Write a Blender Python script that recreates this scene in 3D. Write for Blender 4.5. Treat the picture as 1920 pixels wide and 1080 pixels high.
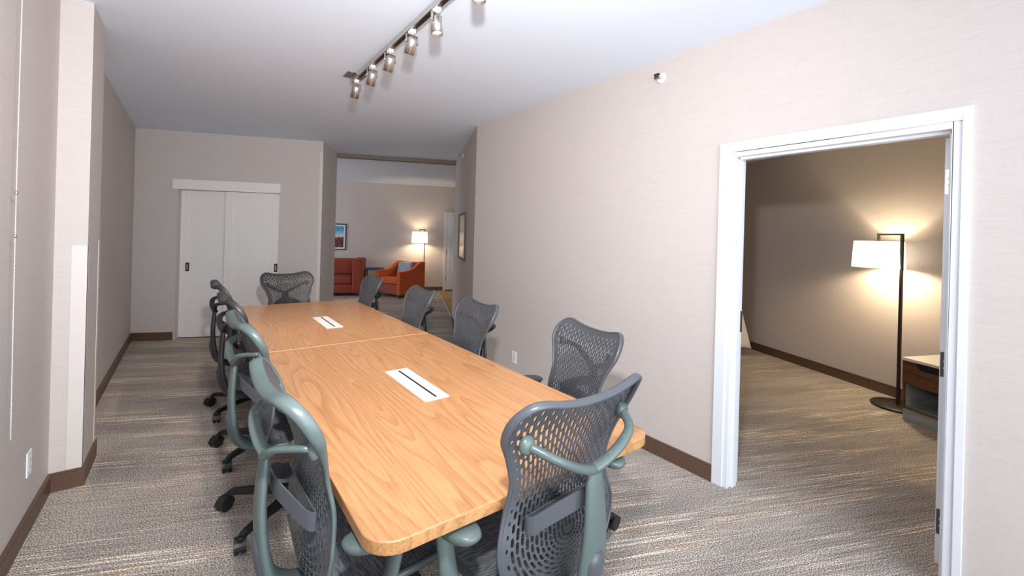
import bpy, bmesh, math, random
from mathutils import Vector, Matrix
random.seed(7)
C = bpy.context.scene.collection
S = bpy.context.scene
for o in list(bpy.data.objects): bpy.data.objects.remove(o)
sin, cos, PI = math.sin, math.cos, math.pi

# ------------------------------------------------------------------ camera
YAW, ROLL, FPX, CY, CAMH = 0.6427, 0.027, 803.2, 443.04, 1.4822
Fv = Vector((sin(YAW), cos(YAW), 0)); Rv = Vector((cos(YAW), -sin(YAW), 0)); Uv = Vector((0, 0, 1))
R2 = Rv*cos(ROLL) + Uv*sin(ROLL); U2 = Uv*cos(ROLL) - Rv*sin(ROLL)
cd = bpy.data.cameras.new('camera'); cam = bpy.data.objects.new('camera', cd); C.objects.link(cam)
m = Matrix((R2, U2, -Fv)).transposed().to_4x4(); m.translation = Vector((0, 0, CAMH)); cam.matrix_world = m
cd.sensor_width = 36; cd.sensor_fit = 'HORIZONTAL'; cd.lens = FPX/1920*36; cd.shift_y = (CY-540)/1920
cd.clip_start = 0.02; cd.clip_end = 60
S.camera = cam

# ------------------------------------------------------------------ world, lights, exposure
S.view_settings.view_transform = 'Standard'; S.view_settings.look = 'None'
S.view_settings.gamma = 1; S.view_settings.exposure = 0.12; S.view_settings.use_curve_mapping = False
W = bpy.data.worlds.new('world'); S.world = W; W.use_nodes = True
W.node_tree.nodes['Background'].inputs[0].default_value = (0.86, 0.92, 1, 1)
W.node_tree.nodes['Background'].inputs[1].default_value = 1.5

# second grid of the building, turned 23.4 degrees
WA = -0.4091
EX = Vector((cos(WA), sin(WA), 0)); EY = Vector((-sin(WA), cos(WA), 0))
def G(x, y, z=0.0): return EX*x + EY*y + Vector((0, 0, z))

def light(name, kind, loc, power, color=(1, 1, 1), size=0.1, size_y=None, aim=None, spot=None, blend=0.5, cam_vis=True):
    d = bpy.data.lights.new(name, kind); d.energy = power; d.color = color
    if kind == 'AREA':
        d.size = size
        if size_y: d.shape = 'RECTANGLE'; d.size_y = size_y
    else: d.shadow_soft_size = size
    if kind == 'SPOT': d.spot_size = spot; d.spot_blend = blend
    o = bpy.data.objects.new(name, d); C.objects.link(o); o.location = loc
    if aim is not None:
        o.rotation_euler = (Vector(aim)-Vector(loc)).to_track_quat('-Z', 'Y').to_euler()
    return o
light('flash', 'SPOT', (0.14, 0.20, 1.99), 300, (0.97, 0.98, 1.0), 0.05, aim=(0.14+.42, 0.20+.91, 1.99+.0), spot=math.radians(146), blend=1.0)
light('window_daylight', 'AREA', (0.9, -2.1, 1.6), 112, (0.84, 0.92, 1.0), 3.0, 2.0, aim=(1.0, 3.0, 1.9))
light('bedroom_fill', 'AREA', G(3.9, -1.15, 1.4), 34, (1.0, .74, .48), 1.1, 1.6, aim=G(4.3, 4.5, 1.1))  # unseen warm fill added to brighten the bedroom, not a lamp
light('living_fill', 'AREA', G(-4.6, 9.6, 1.5), 30, (0.95, 0.96, 1.0), 2.4, 1.9, aim=G(0, 9.6, 1.3))  # unseen side fill added for the living room

# ------------------------------------------------------------------ materials
def lin(c):
    return tuple(((v/255)/12.92 if v/255 <= .04045 else ((v/255+.055)/1.055)**2.4) for v in c)
def mat(name, col, rough=.5, metal=0, spec=.5, coat=0, emit=None, estr=0, alpha=None):
    M = bpy.data.materials.new(name); M.use_nodes = True; b = M.node_tree.nodes['Principled BSDF']
    b.inputs['Base Color'].default_value = (*col, 1); b.inputs['Roughness'].default_value = rough
    b.inputs['Metallic'].default_value = metal; b.inputs['Specular IOR Level'].default_value = spec
    b.inputs['Coat Weight'].default_value = coat
    if emit: b.inputs['Emission Color'].default_value = (*emit, 1); b.inputs['Emission Strength'].default_value = estr
    return M
class N:
    def __init__(s, M): s.t = M.node_tree; s.b = s.t.nodes['Principled BSDF']
    def n(s, kind, **kw):
        nd = s.t.nodes.new(kind)
        for k, v in kw.items():
            if k.startswith('i_'): nd.inputs[k[2:].replace('_', ' ')].default_value = v
            else: setattr(nd, k, v)
        return nd
    def l(s, a, b): s.t.links.new(a, b)
    def math(s, op, a, b=None, c=None):
        nd = s.t.nodes.new('ShaderNodeMath'); nd.operation = op
        for i, v in enumerate((a, b, c)):
            if v is None: continue
            if isinstance(v, (int, float)): nd.inputs[i].default_value = v
            else: s.l(v, nd.inputs[i])
        return nd.outputs[0]
    def coords(s, scale=(1, 1, 1), rot=(0, 0, 0), src='Object'):
        tc = s.n('ShaderNodeTexCoord'); v = tc.outputs[src]
        if any(rot):                                   # turn first, stretch afterwards
            m0 = s.n('ShaderNodeMapping'); m0.inputs['Rotation'].default_value = rot; s.l(v, m0.inputs[0]); v = m0.outputs[0]
        mp = s.n('ShaderNodeMapping'); mp.inputs['Scale'].default_value = scale
        s.l(v, mp.inputs[0]); return mp.outputs[0]
    def noise(s, vec, scale=5, detail=2, rough=.5, dist=0):
        nd = s.n('ShaderNodeTexNoise'); s.l(vec, nd.inputs['Vector'])
        nd.inputs['Scale'].default_value = scale; nd.inputs['Detail'].default_value = detail
        nd.inputs['Roughness'].default_value = rough; nd.inputs['Distortion'].default_value = dist
        return nd.outputs['Fac']
    def ramp(s, fac, stops):
        nd = s.n('ShaderNodeValToRGB'); e = nd.color_ramp.elements
        while len(e) < len(stops): e.new(.5)
        for i, (p, c) in enumerate(stops):
            e[i].position = p; e[i].color = (*c, 1) if not isinstance(c, float) else (c, c, c, 1)
        s.l(fac, nd.inputs[0]); return nd.outputs[0]
    def mix(s, fac, a, b, mode='MIX'):
        nd = s.n('ShaderNodeMix'); nd.data_type = 'RGBA'; nd.blend_type = mode
        if isinstance(fac, (int, float)): nd.inputs[0].default_value = fac
        else: s.l(fac, nd.inputs[0])
        for i, v in ((6, a), (7, b)):
            if isinstance(v, tuple): nd.inputs[i].default_value = (*v, 1)
            else: s.l(v, nd.inputs[i])
        return nd.outputs[2]
    def bump(s, h, strength=.2, dist=.01):
        nd = s.n('ShaderNodeBump'); nd.inputs['Strength'].default_value = strength; nd.inputs['Distance'].default_value = dist
        s.l(h, nd.inputs['Height']); s.l(nd.outputs[0], s.b.inputs['Normal'])
    def col(s, c): s.l(c, s.b.inputs['Base Color'])

def wallpaper(name, base):
    M = mat(name, base, .75, spec=.25); k = N(M)
    v = k.coords((1, 1, 1))
    # fine horizontal weave: stretched along the wall, thin in height
    v1 = k.coords((9, 9, 190)); a = k.noise(v1, 1, 3, .6)
    v2 = k.coords((170, 170, 14)); b = k.noise(v2, 1, 2, .5)
    f = k.math('ADD', k.math('MULTIPLY', a, .75), k.math('MULTIPLY', b, .25))
    c = k.ramp(f, [(.25, tuple(x*.92 for x in base)), (.5, base), (.75, tuple(min(1, x*1.05) for x in base))])
    k.col(c); k.bump(f, .25, .002)
    return M
M_wall = wallpaper('linen_wallpaper', (.58, .52, .49))
M_ceil = mat('ceiling_paint', (.79, .86, .965), .9, spec=.2)
k = N(M_ceil); k.bump(k.noise(k.coords(), 160, 2), .08, .002)
M_trim = mat('white_trim_paint', (.74, .76, .80), .35)
M_guard = mat('corner_guard_vinyl', (.66, .61, .575), .45)
M_closet = mat('closet_door_paint', (.82, .78, .755), .45)
M_base = mat('brown_vinyl_base', lin((96, 72, 58)), .42, spec=.4)
M_plate = mat('white_plastic', (.85, .85, .85), .35)
M_steel = mat('brushed_nickel', (.62, .59, .55), .3, metal=1)
k = N(M_steel); k.bump(k.noise(k.coords((300, 300, 12)), 1, 2), .12, .001)
M_dsteel = mat('dark_steel', (.10, .10, .11), .4, metal=.8)
M_bronze = mat('dark_bronze', (.035, .024, .019), .4, metal=.3)
M_black = mat('black_plastic', (.012, .012, .014), .42)
M_track_in = mat('track_channel', (.05, .03, .03), .35, metal=.6)

def carpet(name, tone, streak, dark, rust, wood=False):
    M = mat(name, tone, .95, spec=.1); k = N(M)
    r = (0, 0, -WA)
    big = k.noise(k.coords((.45, 4.2, 1), r), 1, 3, .55)         # broad bands
    st = k.noise(k.coords((1.3, 96, 1), r), 1, 6, .72)            # yarn streaks
    st2 = k.noise(k.coords((2.6, 150, 1), r), 1, 3, .6)
    fine = k.noise(k.coords((150, 210, 1), r), 1, 1, .6)
    tone_v = k.mix(k.ramp(k.noise(k.coords((.8, 2.6, 5), r), 1, 2, .5), [(.38, 0.0), (.62, 1.0)]), tone, dark)
    band = k.ramp(big, [(.44, 0.0), (.56, 1.0)])
    f1 = k.math('MULTIPLY', k.ramp(st, [(.51, 0.0), (.565, 1.0)]), k.math('MULTIPLY_ADD', band, .9, .12))
    c = k.mix(f1, tone_v, streak)
    f2 = k.math('MULTIPLY', k.ramp(k.noise(k.coords((2.0, 110, 3), r), 1, 3, .6), [(.55, 0.0), (.60, .9)]), k.math('MULTIPLY_ADD', band, .8, .1))
    c = k.mix(f2, c, rust)
    f3 = k.ramp(st2, [(.34, .7), (.47, 0.0)])
    c = k.mix(f3, c, tuple(x*.55 for x in dark))
    sp = k.ramp(fine, [(.36, .28), (.5, 1.0), (.64, 1.95)])
    c = k.mix(1.0, c, sp, 'MULTIPLY')
    k.col(c)
    h = k.math('ADD', fine, k.math('MULTIPLY', st, .6)); k.bump(h, .55, .006)
    return M
M_carpet = carpet('striated_carpet', (.40, .355, .32), (.80, .72, .61), (.30, .265, .245), (.48, .30, .18))
M_entry = carpet('entry_plank_vinyl', (.42, .30, .17), (.55, .42, .26), (.34, .235, .13), (.40, .25, .13))

def wood(name, light_c, dark_c, rough=.32, stretch=(3.2, .42, 3.2), rings=9, coat=.15, rot=(0, 0, 0)):
    M = mat(name, light_c, rough, coat=coat); k = N(M)
    v = k.coords(stretch, rot)
    n1 = k.noise(v, 1.0, 1, .4, .15)
    ring = k.ramp(k.math('FRACT', k.math('MULTIPLY', n1, rings)), [(0, 0.0), (.10, .25), (.45, .85), (.93, 1.0), (1.0, 0.0)])
    fib = k.noise(k.coords((stretch[0]*60, stretch[1]*9, stretch[2]*60), rot), 1, 3, .6)
    fib2 = k.noise(k.coords((stretch[0]*16, stretch[1]*3, stretch[2]*16), rot), 1, 3, .6, .1)
    f = k.math('ADD', k.math('MULTIPLY', ring, .16), k.math('ADD', k.math('MULTIPLY', fib, .58), k.math('MULTIPLY', fib2, .27)))
    mid = tuple((a+b)/2 for a, b in zip(light_c, dark_c))
    k.col(k.ramp(f, [(.30, dark_c), (.48, mid), (.64, light_c)]))
    k.bump(f, .06, .002)
    return M
M_table = wood('walnut_laminate', (.56, .285, .125), (.33, .140, .050), rings=20, stretch=(5.6, .55, 5.6))
M_tedge = wood('walnut_edge_band', (.50, .26, .105), (.26, .115, .04))
M_night = wood('dark_walnut', (.16, .062, .028), (.045, .018, .010), rings=6)
M_seam = mat('pale_seam', (.72, .50, .30), .5)

M_shell = mat('graphite_polymer', (.068, .074, .085), .36, spec=.5)
M_frame = mat('grey_green_frame', (.088, .118, .114), .36, spec=.5)
M_seatf = mat('mesh_fabric', (.12, .125, .14), .85); k = N(M_seatf)
mm = k.ramp(k.noise(k.coords((25, 420, 25)), 1, 1), [(.4, .5), (.6, 1.6)])
k.col(k.mix(1.0, (.12, .125, .14), mm, 'MULTIPLY'))
M_caster = mat('caster_black', (.01, .01, .012), .35)
M_orange = mat('orange_upholstery', (.40, .085, .028), .85); k = N(M_orange)
k.col(k.ramp(k.noise(k.coords((60, 60, 60)), 1, 3, .7), [(.3, (.42, .070, .014)), (.7, (.62, .115, .024))]))
M_rust = mat('rust_upholstery', (.27, .065, .035), .85)
M_sofa = mat('rust_red_upholstery', (.27, .045, .022), .85)
M_navy = mat('navy_lacquer', (.015, .02, .16), .3)
M_pillow = mat('patterned_pillow', (.3, .36, .42), .9); k = N(M_pillow)
vo = k.n('ShaderNodeTexVoronoi'); vo.feature = 'DISTANCE_TO_EDGE'; vo.inputs['Scale'].default_value = 26; k.l(k.coords(), vo.inputs['Vector'])
k.col(k.ramp(vo.outputs['Distance'], [(.04, (.62, .66, .68)), (.16, (.16, .25, .33))]))
M_linen = mat('white_bedding', (.75, .73, .72), .8)
M_whitetop = mat('white_stone_top', (.80, .77, .72), .3)
M_greylam = mat('grey_laminate', (.33, .36, .36), .45); k = N(M_greylam)
k.col(k.ramp(k.noise(k.coords((4, 4, 90)), 1, 2), [(.3, (.24, .265, .26)), (.7, (.40, .43, .43))]))
M_shade = mat('lit_lampshade', (.9, .86, .78), .9, emit=(1.0, .90, .72), estr=1.35)
M_bulb = mat('lit_bulb', (1, 1, 1), .5, emit=(1.0, .85, .6), estr=60)
M_lens = mat('lit_lamp_lens', (1, 1, 1), .5, emit=(1.0, .93, .80), estr=12)
M_glow = mat('bright_lamp_face', (1, 1, 1), .5, emit=(1.0, .95, .86), estr=70)

# ------------------------------------------------------------------ mesh helpers
class MB:
    def __init__(s): s.v = []; s.f = []; s.sm = []
    def add(s, vs, fs, smooth=False):
        o = len(s.v); s.v += [tuple(v) for v in vs]
        for f in fs: s.f.append([i+o for i in f]); s.sm.append(smooth)
        return s
    def box(s, p0, p1, M=None):
        x0, y0, z0 = p0; x1, y1, z1 = p1
        vs = [(x0, y0, z0), (x1, y0, z0), (x1, y1, z0), (x0, y1, z0), (x0, y0, z1), (x1, y0, z1), (x1, y1, z1), (x0, y1, z1)]
        if M is not None: vs = [M @ Vector(v) for v in vs]
        return s.add(vs, [(3, 2, 1, 0), (4, 5, 6, 7), (0, 1, 5, 4), (1, 2, 6, 5), (2, 3, 7, 6), (3, 0, 4, 7)])
    def prism(s, poly, z0, z1, M=None, smooth=False):
        n = len(poly); vs = [(p[0], p[1], z0) for p in poly] + [(p[0], p[1], z1) for p in poly]
        if M is not None: vs = [M @ Vector(v) for v in vs]
        s.add(vs, [tuple(range(n))[::-1], tuple(range(n, 2*n))])
        o = len(s.v)-2*n
        for i in range(n):
            j = (i+1) % n; s.f.append([o+i, o+j, o+n+j, o+n+i]); s.sm.append(smooth)
        return s
    def tube(s, pts, rad, seg=8, cap=True, flat=None, up=None):
        """sweep; rad float or list of float / (a,b) pairs"""
        pts = [Vector(p) for p in pts]; n = len(pts); rings = []
        ref = Vector(up) if up else None
        for i, p in enumerate(pts):
            t = (pts[min(i+1, n-1)]-pts[max(i-1, 0)]).normalized()
            if ref is None:
                ref = Vector((0, 0, 1)) if abs(t.z) < .9 else Vector((1, 0, 0))
            a = t.cross(ref)
            if a.length < 1e-6: a = t.cross(Vector((0, 1, 0)))
            a.normalize(); b = a.cross(t).normalized()
            if not up: ref = b
            r = rad[i] if isinstance(rad, list) else rad
            ra, rb = (r, r) if not isinstance(r, (tuple, list)) else r
            rings.append([p + a*(ra*cos(2*PI*k/seg)) + b*(rb*sin(2*PI*k/seg)) for k in range(seg)])
        vs = [v for R in rings for v in R]; fs = []
        for i in range(n-1):
            for k in range(seg):
                fs.append((i*seg+k, i*seg+(k+1) % seg, (i+1)*seg+(k+1) % seg, (i+1)*seg+k))
        s.add(vs, fs, True)
        if cap:
            o = len(s.v)-n*seg
            s.f.append([o+k for k in range(seg)][::-1]); s.sm.append(False)
            s.f.append([o+(n-1)*seg+k for k in range(seg)]); s.sm.append(False)
        return s
    def lathe(s, prof, seg=20, M=None, smooth=True):
        n = len(prof); vs = []
        for r, z in prof:
            for k in range(seg): vs.append((r*cos(2*PI*k/seg), r*sin(2*PI*k/seg), z))
        if M is not None: vs = [M @ Vector(v) for v in vs]
        fs = [(i*seg+k, i*seg+(k+1) % seg, (i+1)*seg+(k+1) % seg, (i+1)*seg+k) for i in range(n-1) for k in range(seg)]
        s.add(vs, fs, smooth)
        o = len(s.v)-n*seg
        if prof[0][0] > 1e-5: s.f.append([o+k for k in range(seg)][::-1]); s.sm.append(False)
        if prof[-1][0] > 1e-5: s.f.append([o+(n-1)*seg+k for k in range(seg)]); s.sm.append(False)
        return s
    def ball(s, c, r, seg=12, rings=8, sc=(1, 1, 1)):
        pr = [(max(1e-6, sin(PI*i/rings)), -cos(PI*i/rings)) for i in range(rings+1)]
        M = Matrix.Translation(Vector(c)) @ Matrix.Diagonal((r*sc[0], r*sc[1], r*sc[2], 1))
        return s.lathe(pr, seg, M)
    def build(s, name, mt, parent=None, bevel=0, bseg=2, sub=0, loc=None, autosmooth=False):
        me = bpy.data.meshes.new(name); me.from_pydata(s.v, [], s.f); me.validate()
        for p, q in zip(me.polygons, s.sm): p.use_smooth = q
        me.materials.append(mt); me.update()
        bm = bmesh.new(); bm.from_mesh(me)
        bmesh.ops.remove_doubles(bm, verts=bm.verts, dist=1e-5)
        bmesh.ops.recalc_face_normals(bm, faces=bm.faces); bm.to_mesh(me); bm.free()
        o = bpy.data.objects.new(name, me); C.objects.link(o)
        if parent: o.parent = parent
        if loc: o.location = loc
        if bevel or sub:
            if bevel:
                md = o.modifiers.new('b', 'BEVEL'); md.width = bevel; md.segments = bseg; md.limit_method = 'ANGLE'; md.angle_limit = .7
            if sub:
                md = o.modifiers.new('s', 'SUBSURF'); md.levels = sub; md.render_levels = sub
            bake(o)
        return o
def bake(o):
    dg = bpy.context.evaluated_depsgraph_get(); dg.update()
    me = bpy.data.meshes.new_from_object(o.evaluated_get(dg)); old = o.data
    o.modifiers.clear(); o.data = me; me.name = o.name
    bpy.data.meshes.remove(old)
def tag(o, label=None, cat=None, group=None, kind=None):
    if label: o['label'] = label
    if cat: o['category'] = cat
    if group: o['group'] = group
    if kind: o['kind'] = kind
    return o
def empty(name, loc=(0, 0, 0), rz=0):
    o = bpy.data.objects.new(name, None); o.empty_display_size = .1; C.objects.link(o)
    o.location = loc; o.rotation_euler = (0, 0, rz); return o
def copy_tree(o, parent=None):
    c = o.copy(); C.objects.link(c); c.parent = parent
    for ch in [q for q in o.children]: copy_tree(ch, c)
    return c
def spline(P, n=6):
    P = [Vector(p) for p in P]; Q = [2*P[0]-P[1]]+P+[2*P[-1]-P[-2]]; out = []
    for i in range(1, len(Q)-2):
        a, b, c, d = Q[i-1:i+3]
        for j in range(n):
            t = j/n; out.append(.5*(2*b+(c-a)*t+(2*a-5*b+4*c-d)*t*t+(3*b-a-3*c+d)*t**3))
    return out+[P[-1]]
def interp(x, xs, ys):
    if x <= xs[0]: return ys[0]
    for i in range(1, len(xs)):
        if x <= xs[i]:
            t = (x-xs[i-1])/(xs[i]-xs[i-1]); return ys[i-1]+(ys[i]-ys[i-1])*t
    return ys[-1]
def smooth_interp(x, xs, ys):
    if x <= xs[0]: return ys[0]
    if x >= xs[-1]: return ys[-1]
    n = len(xs)
    sl = [(ys[min(i+1, n-1)]-ys[max(i-1, 0)])/(xs[min(i+1, n-1)]-xs[max(i-1, 0)]) for i in range(n)]
    for i in range(1, n):
        if x <= xs[i]:
            h = xs[i]-xs[i-1]; t = (x-xs[i-1])/h
            return ((2*t**3-3*t*t+1)*ys[i-1]+(t**3-2*t*t+t)*h*sl[i-1]+(-2*t**3+3*t*t)*ys[i]+(t**3-t*t)*h*sl[i])
def struct(mb, name, mt, label=None, **kw):
    o = mb.build(name, mt, **kw); o['kind'] = 'structure'
    if label: o['label'] = label
    return o
def rrect(x0, y0, x1, y1, r, n=6, corners=(1, 1, 1, 1)):
    pts = []
    for (cx, cy, a0, on) in ((x1-r, y0+r, -90, corners[0]), (x1-r, y1-r, 0, corners[1]), (x0+r, y1-r, 90, corners[2]), (x0+r, y0+r, 180, corners[3])):
        if on:
            for i in range(n+1):
                a = math.radians(a0+90*i/n); pts.append((cx+r*cos(a), cy+r*sin(a)))
        else:
            sx = 1 if cx > (x0+x1)/2 else -1; sy = 1 if cy > (y0+y1)/2 else -1
            pts.append((x1 if sx > 0 else x0, y1 if sy > 0 else y0))
    return pts

# ------------------------------------------------------------------ room shell
H, HB = 2.745, 2.62
XL, XR = -0.603, 2.609
def frame_mat(p0, p1, nrm):
    """local x along the wall p0->p1, y = outwards normal (into the room), z up"""
    d = (Vector(p1)-Vector(p0)); d.z = 0; L = d.length; d.normalize()
    n = Vector(nrm); n.normalize()
    M = Matrix(((d.x, n.x, 0, p0[0]), (d.y, n.y, 0, p0[1]), (0, 0, 1, 0), (0, 0, 0, 1)))
    return M, L
def wall(name, p0, p1, nrm, th=.12, z1=H, z0=0, label=None, holes=(), mt=None):
    M, L = frame_mat(p0, p1, nrm); mb = MB()
    x = 0
    for (a, b, zt) in holes:
        mb.box((x, -th, z0), (a, 0, z1), M); mb.box((a, -th, zt), (b, 0, z1), M); x = b
    mb.box((x, -th, z0), (L, 0, z1), M)
    return struct(mb, name, mt or M_wall, label)
def skirting(name, p0, p1, nrm, x0=0, x1=None, hh=.104):
    M, L = frame_mat(p0, p1, nrm); x1 = L if x1 is None else x1
    # profile with a small cap lip, extruded along the wall
    pr = [(0.0005, 0), (.013, 0), (.013, hh-.020), (.010, hh-.017), (.010, hh-.012), (.014, hh-.009), (.014, hh-.002), (.011, hh), (0.0005, hh)]
    vs = [M @ Vector((x0, a, b)) for a, b in pr]+[M @ Vector((x1, a, b)) for a, b in pr]; n = len(pr)
    fs = [tuple(range(n)), tuple(range(2*n-1, n-1, -1))]+[(i, i+n, (i+1) % n+n, (i+1) % n) for i in range(n)]
    return struct(MB().add(vs, fs), name, M_base)

# floors
FX = .765
mb = MB(); mb.prism([(-.8, -2.6), (8.2, -2.6), (8.2, 13.5), (-3.5, 13.5), (-3.5, 7.0), (-.8, 7.0)], -.08, 0)
struct(mb, 'floor', M_carpet, 'striated taupe and cream carpet laid through all rooms')
mb = MB(); Mg = Matrix(((EX.x, EY.x, 0, 0), (EX.y, EY.y, 0, 0), (0, 0, 1, 0), (0, 0, 0, 1)))
mb.box((FX, 7.1, 0.0), (2.4, 11.41, .004), Mg)
struct(mb, 'floor_entry', M_entry, 'golden tan plank flooring strip in front of the far white door')
mb = MB(); mb.box((FX-.012, 7.42, 0.0), (FX+.006, 11.40, .007), Mg)
struct(mb, 'trim_1', mat('threshold_metal', (.65, .50, .30), .3, metal=.6))

# walls
wall('wall_left', (XL, -2.5, 0), (XL, 7.45, 0), (1, 0, 0))
mb = MB(); mb.box((XL, 3.40, 0), (-.4696, 3.79, H)); struct(mb, 'wall_left_pier', M_wall)
wall('wall_right', (XR, -2.5, 0), (XR, 4.21, 0), (-1, 0, 0), holes=[(2.5+.33, 2.5+1.275, 2.01)])
cA, cB = G(-3.55, 6.5), G(-1.222, 6.5)
DX0, DX1 = -3.0+3.55, -1.755+3.55
wall('wall_far', cA, cB, -EY, th=.14, holes=[(DX0, DX1, 1.985)])
wall('wall_passage_left', G(-1.2216, 6.504), G(-1.178, 7.4), EX, th=.12)
wall('wall_living_near', G(-6, 7.4), G(-1.182, 7.4), EY, th=.12)
wall('wall_living_far', G(-6, 11.41), G(2.5, 11.41), -EY)
wall('wall_living_right', G(2.4, 7.4), G(2.4, 11.41), -EX)
mb = MB(); q0 = Vector((XR, 4.21, 0)); q1 = G(.735, 7.4)
nPR = (q1-q0).normalized(); nn = Vector((-nPR.y, nPR.x, 0))
wall('wall_passage_right', q0, q1, nn, th=.12)
wall('wall_living_near_right', G(.86, 7.4), G(2.4, 7.4), EY)
wall('wall_bedroom_far', G(4.68, -1.4), G(4.68, 6.9), -EX)
wall('wall_bedroom_back', G(.87, 6.9), G(4.68, 6.9), -EY)
wall('wall_bedroom_near', G(3.25, -1.3), G(4.68, -1.3), EY)
# ceilings
mb = MB(); mb.prism([(-.9, -2.6), (2.73, -2.6), (2.73, 4.2), G(.86, 7.4)[:2], G(2.6, 7.4)[:2], G(2.6, 11.6)[:2], G(-6.1, 11.6)[:2], G(-6.1, 7.2)[:2], G(-3.7, 6.4)[:2]], H, H+.1)
struct(mb, 'ceiling', M_ceil)
mb = MB(); mb.prism([(2.7285, -2.3), G(4.8, -1.4)[:2], G(4.8, 7.0)[:2], G(.87, 7.0)[:2], (2.7285, 4.26)], HB, HB+.1)
struct(mb, 'ceiling_bedroom', M_ceil)
# shallow beam over the end of the passage
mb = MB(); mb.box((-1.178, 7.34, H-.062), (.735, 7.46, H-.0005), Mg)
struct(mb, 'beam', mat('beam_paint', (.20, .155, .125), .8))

# skirting boards
skirting('baseboard_left', (XL, -2.5, 0), (XL, 3.40, 0), (1, 0, 0))
skirting('baseboard_left_pier_front', (XL, 3.40, 0), (-.4696, 3.40, 0), (0, -1, 0), x0=.012, x1=.1475)
skirting('baseboard_left_pier_side', (-.4696, 3.40, 0), (-.4696, 3.79, 0), (1, 0, 0))
skirting('baseboard_left_far', (XL, 3.79, 0), (XL, 7.36, 0), (1, 0, 0))
skirting('baseboard_far_left', cA, cB, -EY, x0=.08, x1=DX0)
skirting('baseboard_far_right', cA, cB, -EY, x0=DX1)
skirting('baseboard_passage_left', cB, G(-1.178, 7.4), EX)
skirting('baseboard_right_far', (XR, 2.0, 0), (XR, 4.21, 0), (-1, 0, 0), x0=-.19)
skirting('baseboard_right', (XR, 1.357, 0), (XR, 1.808, 0), (-1, 0, 0))
skirting('baseboard_right_near', (XR, -2.5, 0), (XR, .287, 0), (-1, 0, 0))
skirting('baseboard_passage_right', q0, q1, nn)
skirting('baseboard_living_far', G(-6, 11.41), G(2.4, 11.41), -EY, x1=6.865)
skirting('baseboard_bedroom_far', G(4.68, -1.3), G(4.68, 6.9), -EX, x1=4.75)
skirting('baseboard_bedroom_far_end', G(4.68, 3.452), G(4.68, 6.9), -EX)

# pale corner guards
def guard(name, mb): struct(mb, name, M_guard)
guard('trim_2', MB().box((-.534, 3.3975, .105), (-.4672, 3.3998, 1.365)).box((-.4694, 3.3975, .105), (-.4672, 3.432, 1.365)))
guard('trim_3', MB().box((-.4694, 3.745, .105), (-.4672, 3.792, 1.385)))
guard('trim_4', MB().box((-1.262, 6.4975, .105), (-1.2195, 6.4998, 2.595), Mg).box((-1.2218, 6.4975, .105), (-1.2195, 6.53, 2.595), Mg))

# ------------------------------------------------------------------ closet (sliding doors under a header board)
hd = struct(MB().box((-3.035, 6.468, 1.985), (-1.75, 6.4995, 2.115), Mg), 'trim_5', M_closet, 'pale grey header board across the closet opening')
struct(MB().box((-3.0, 6.50, 0.0), (-2.985, 6.64, 1.985), Mg), 'trim_6', M_wall)
def closet_door(name, x0, x1, y0, handle_x, lab):
    e = empty(name, G(x0, y0, .012)); e.rotation_euler = (0, 0, WA); w = x1-x0; h = 1.97
    tag(e, lab, None, kind='structure'); st = .095 if w < .7 else .1; th = .035
    mb = MB()
    mb.box((0, 0, 0), (st, th, h)).box((w-st, 0, 0), (w, th, h)).box((st, 0, 0), (w-st, th, .235)).box((st, 0, h-.06), (w-st, th, h))
    mb.build('door_frame', M_closet, e, bevel=.002)
    MB().box((st, .010, .235), (w-st, .026, h-.06)).build('door_panel', M_closet, e)
    p = MB().box((handle_x-.022, -.004, .885), (handle_x+.022, .001, 1.0)).build('flush_pull', M_bronze, e, bevel=.003)
    MB().box((handle_x-.010, -.0048, .905), (handle_x+.010, -.0035, .98)).build('pull_recess', M_steel, p)
    return e
closet_door('door_1', -2.992, -2.36, 6.60, .115-.02, 'left pale grey sliding closet door, set behind the other')
closet_door('door_2', -2.447, -1.762, 6.555, .685-.045, 'right pale grey sliding closet door, in front of the other')
struct(MB().box((-3.0, 6.66, 0), (-1.75, 6.68, 1.985), Mg), 'wall_closet_back', M_closet)

# ------------------------------------------------------------------ bedroom doorway: metal frame and opened door
J0, J1, JT = .345, 1.262, 1.995      # clear opening
mb = MB()
fx0 = XR-.012
for sgn, yi, yo in ((1, J1, 1.356), (-1, J0, .285)):
    a, b = sorted((yi+sgn*.030, yo)); mb.box((fx0, a, 0), (XR+.001, b, JT+.087))       # face casing
    a, b = sorted((yi, yi+sgn*.032)); mb.box((XR-.004, a, 0), (XR+.128, b, JT+.03))    # jamb
    a, b = sorted((yi-sgn*.014, yi+.001*sgn)); mb.box((XR+.034, a, 0), (XR+.082, b, JT))   # stop
mb.box((fx0, J0-.03, JT+.030), (XR+.001, J1+.03, JT+.087)); mb.box((XR-.004, J0, JT), (XR+.128, J1, JT+.03))
mb.box((XR+.034, J0, JT-.014), (XR+.082, J1, JT+.001))
fr = struct(mb, 'door_3', M_trim, 'white metal frame of the bedroom doorway in the right wall', bevel=.003)
MB().box((XR+.100, J1-.003, .93), (XR+.1275, J1+.0005, 1.06)).build('strike_plate', M_dsteel, fr)
dl = empty('door_4', (XR+.122, J0-.004, .055)); tag(dl, 'white bedroom door swung open and seen edge on', None, kind='structure')
MB().box((0, 0, 0), (.90, .044, 1.925)).build('door_leaf', M_trim, dl, bevel=.002)
for z0, mt in ((1.67, M_steel), (.845, M_dsteel), (.135, M_dsteel)):
    hg = MB().box((-.0022, .013, z0), (.001, .041, z0+.112)).build('hinge', mt, dl)
    for dz in (.04, .07):
        MB().lathe([(.0045, 0), (.0045, .0018), (.002, .0024)], 10, Matrix.Translation((-.0022, .028, z0+dz)) @ Matrix.Rotation(-PI/2, 4, 'Y')).build('screw', M_steel, hg)

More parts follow.
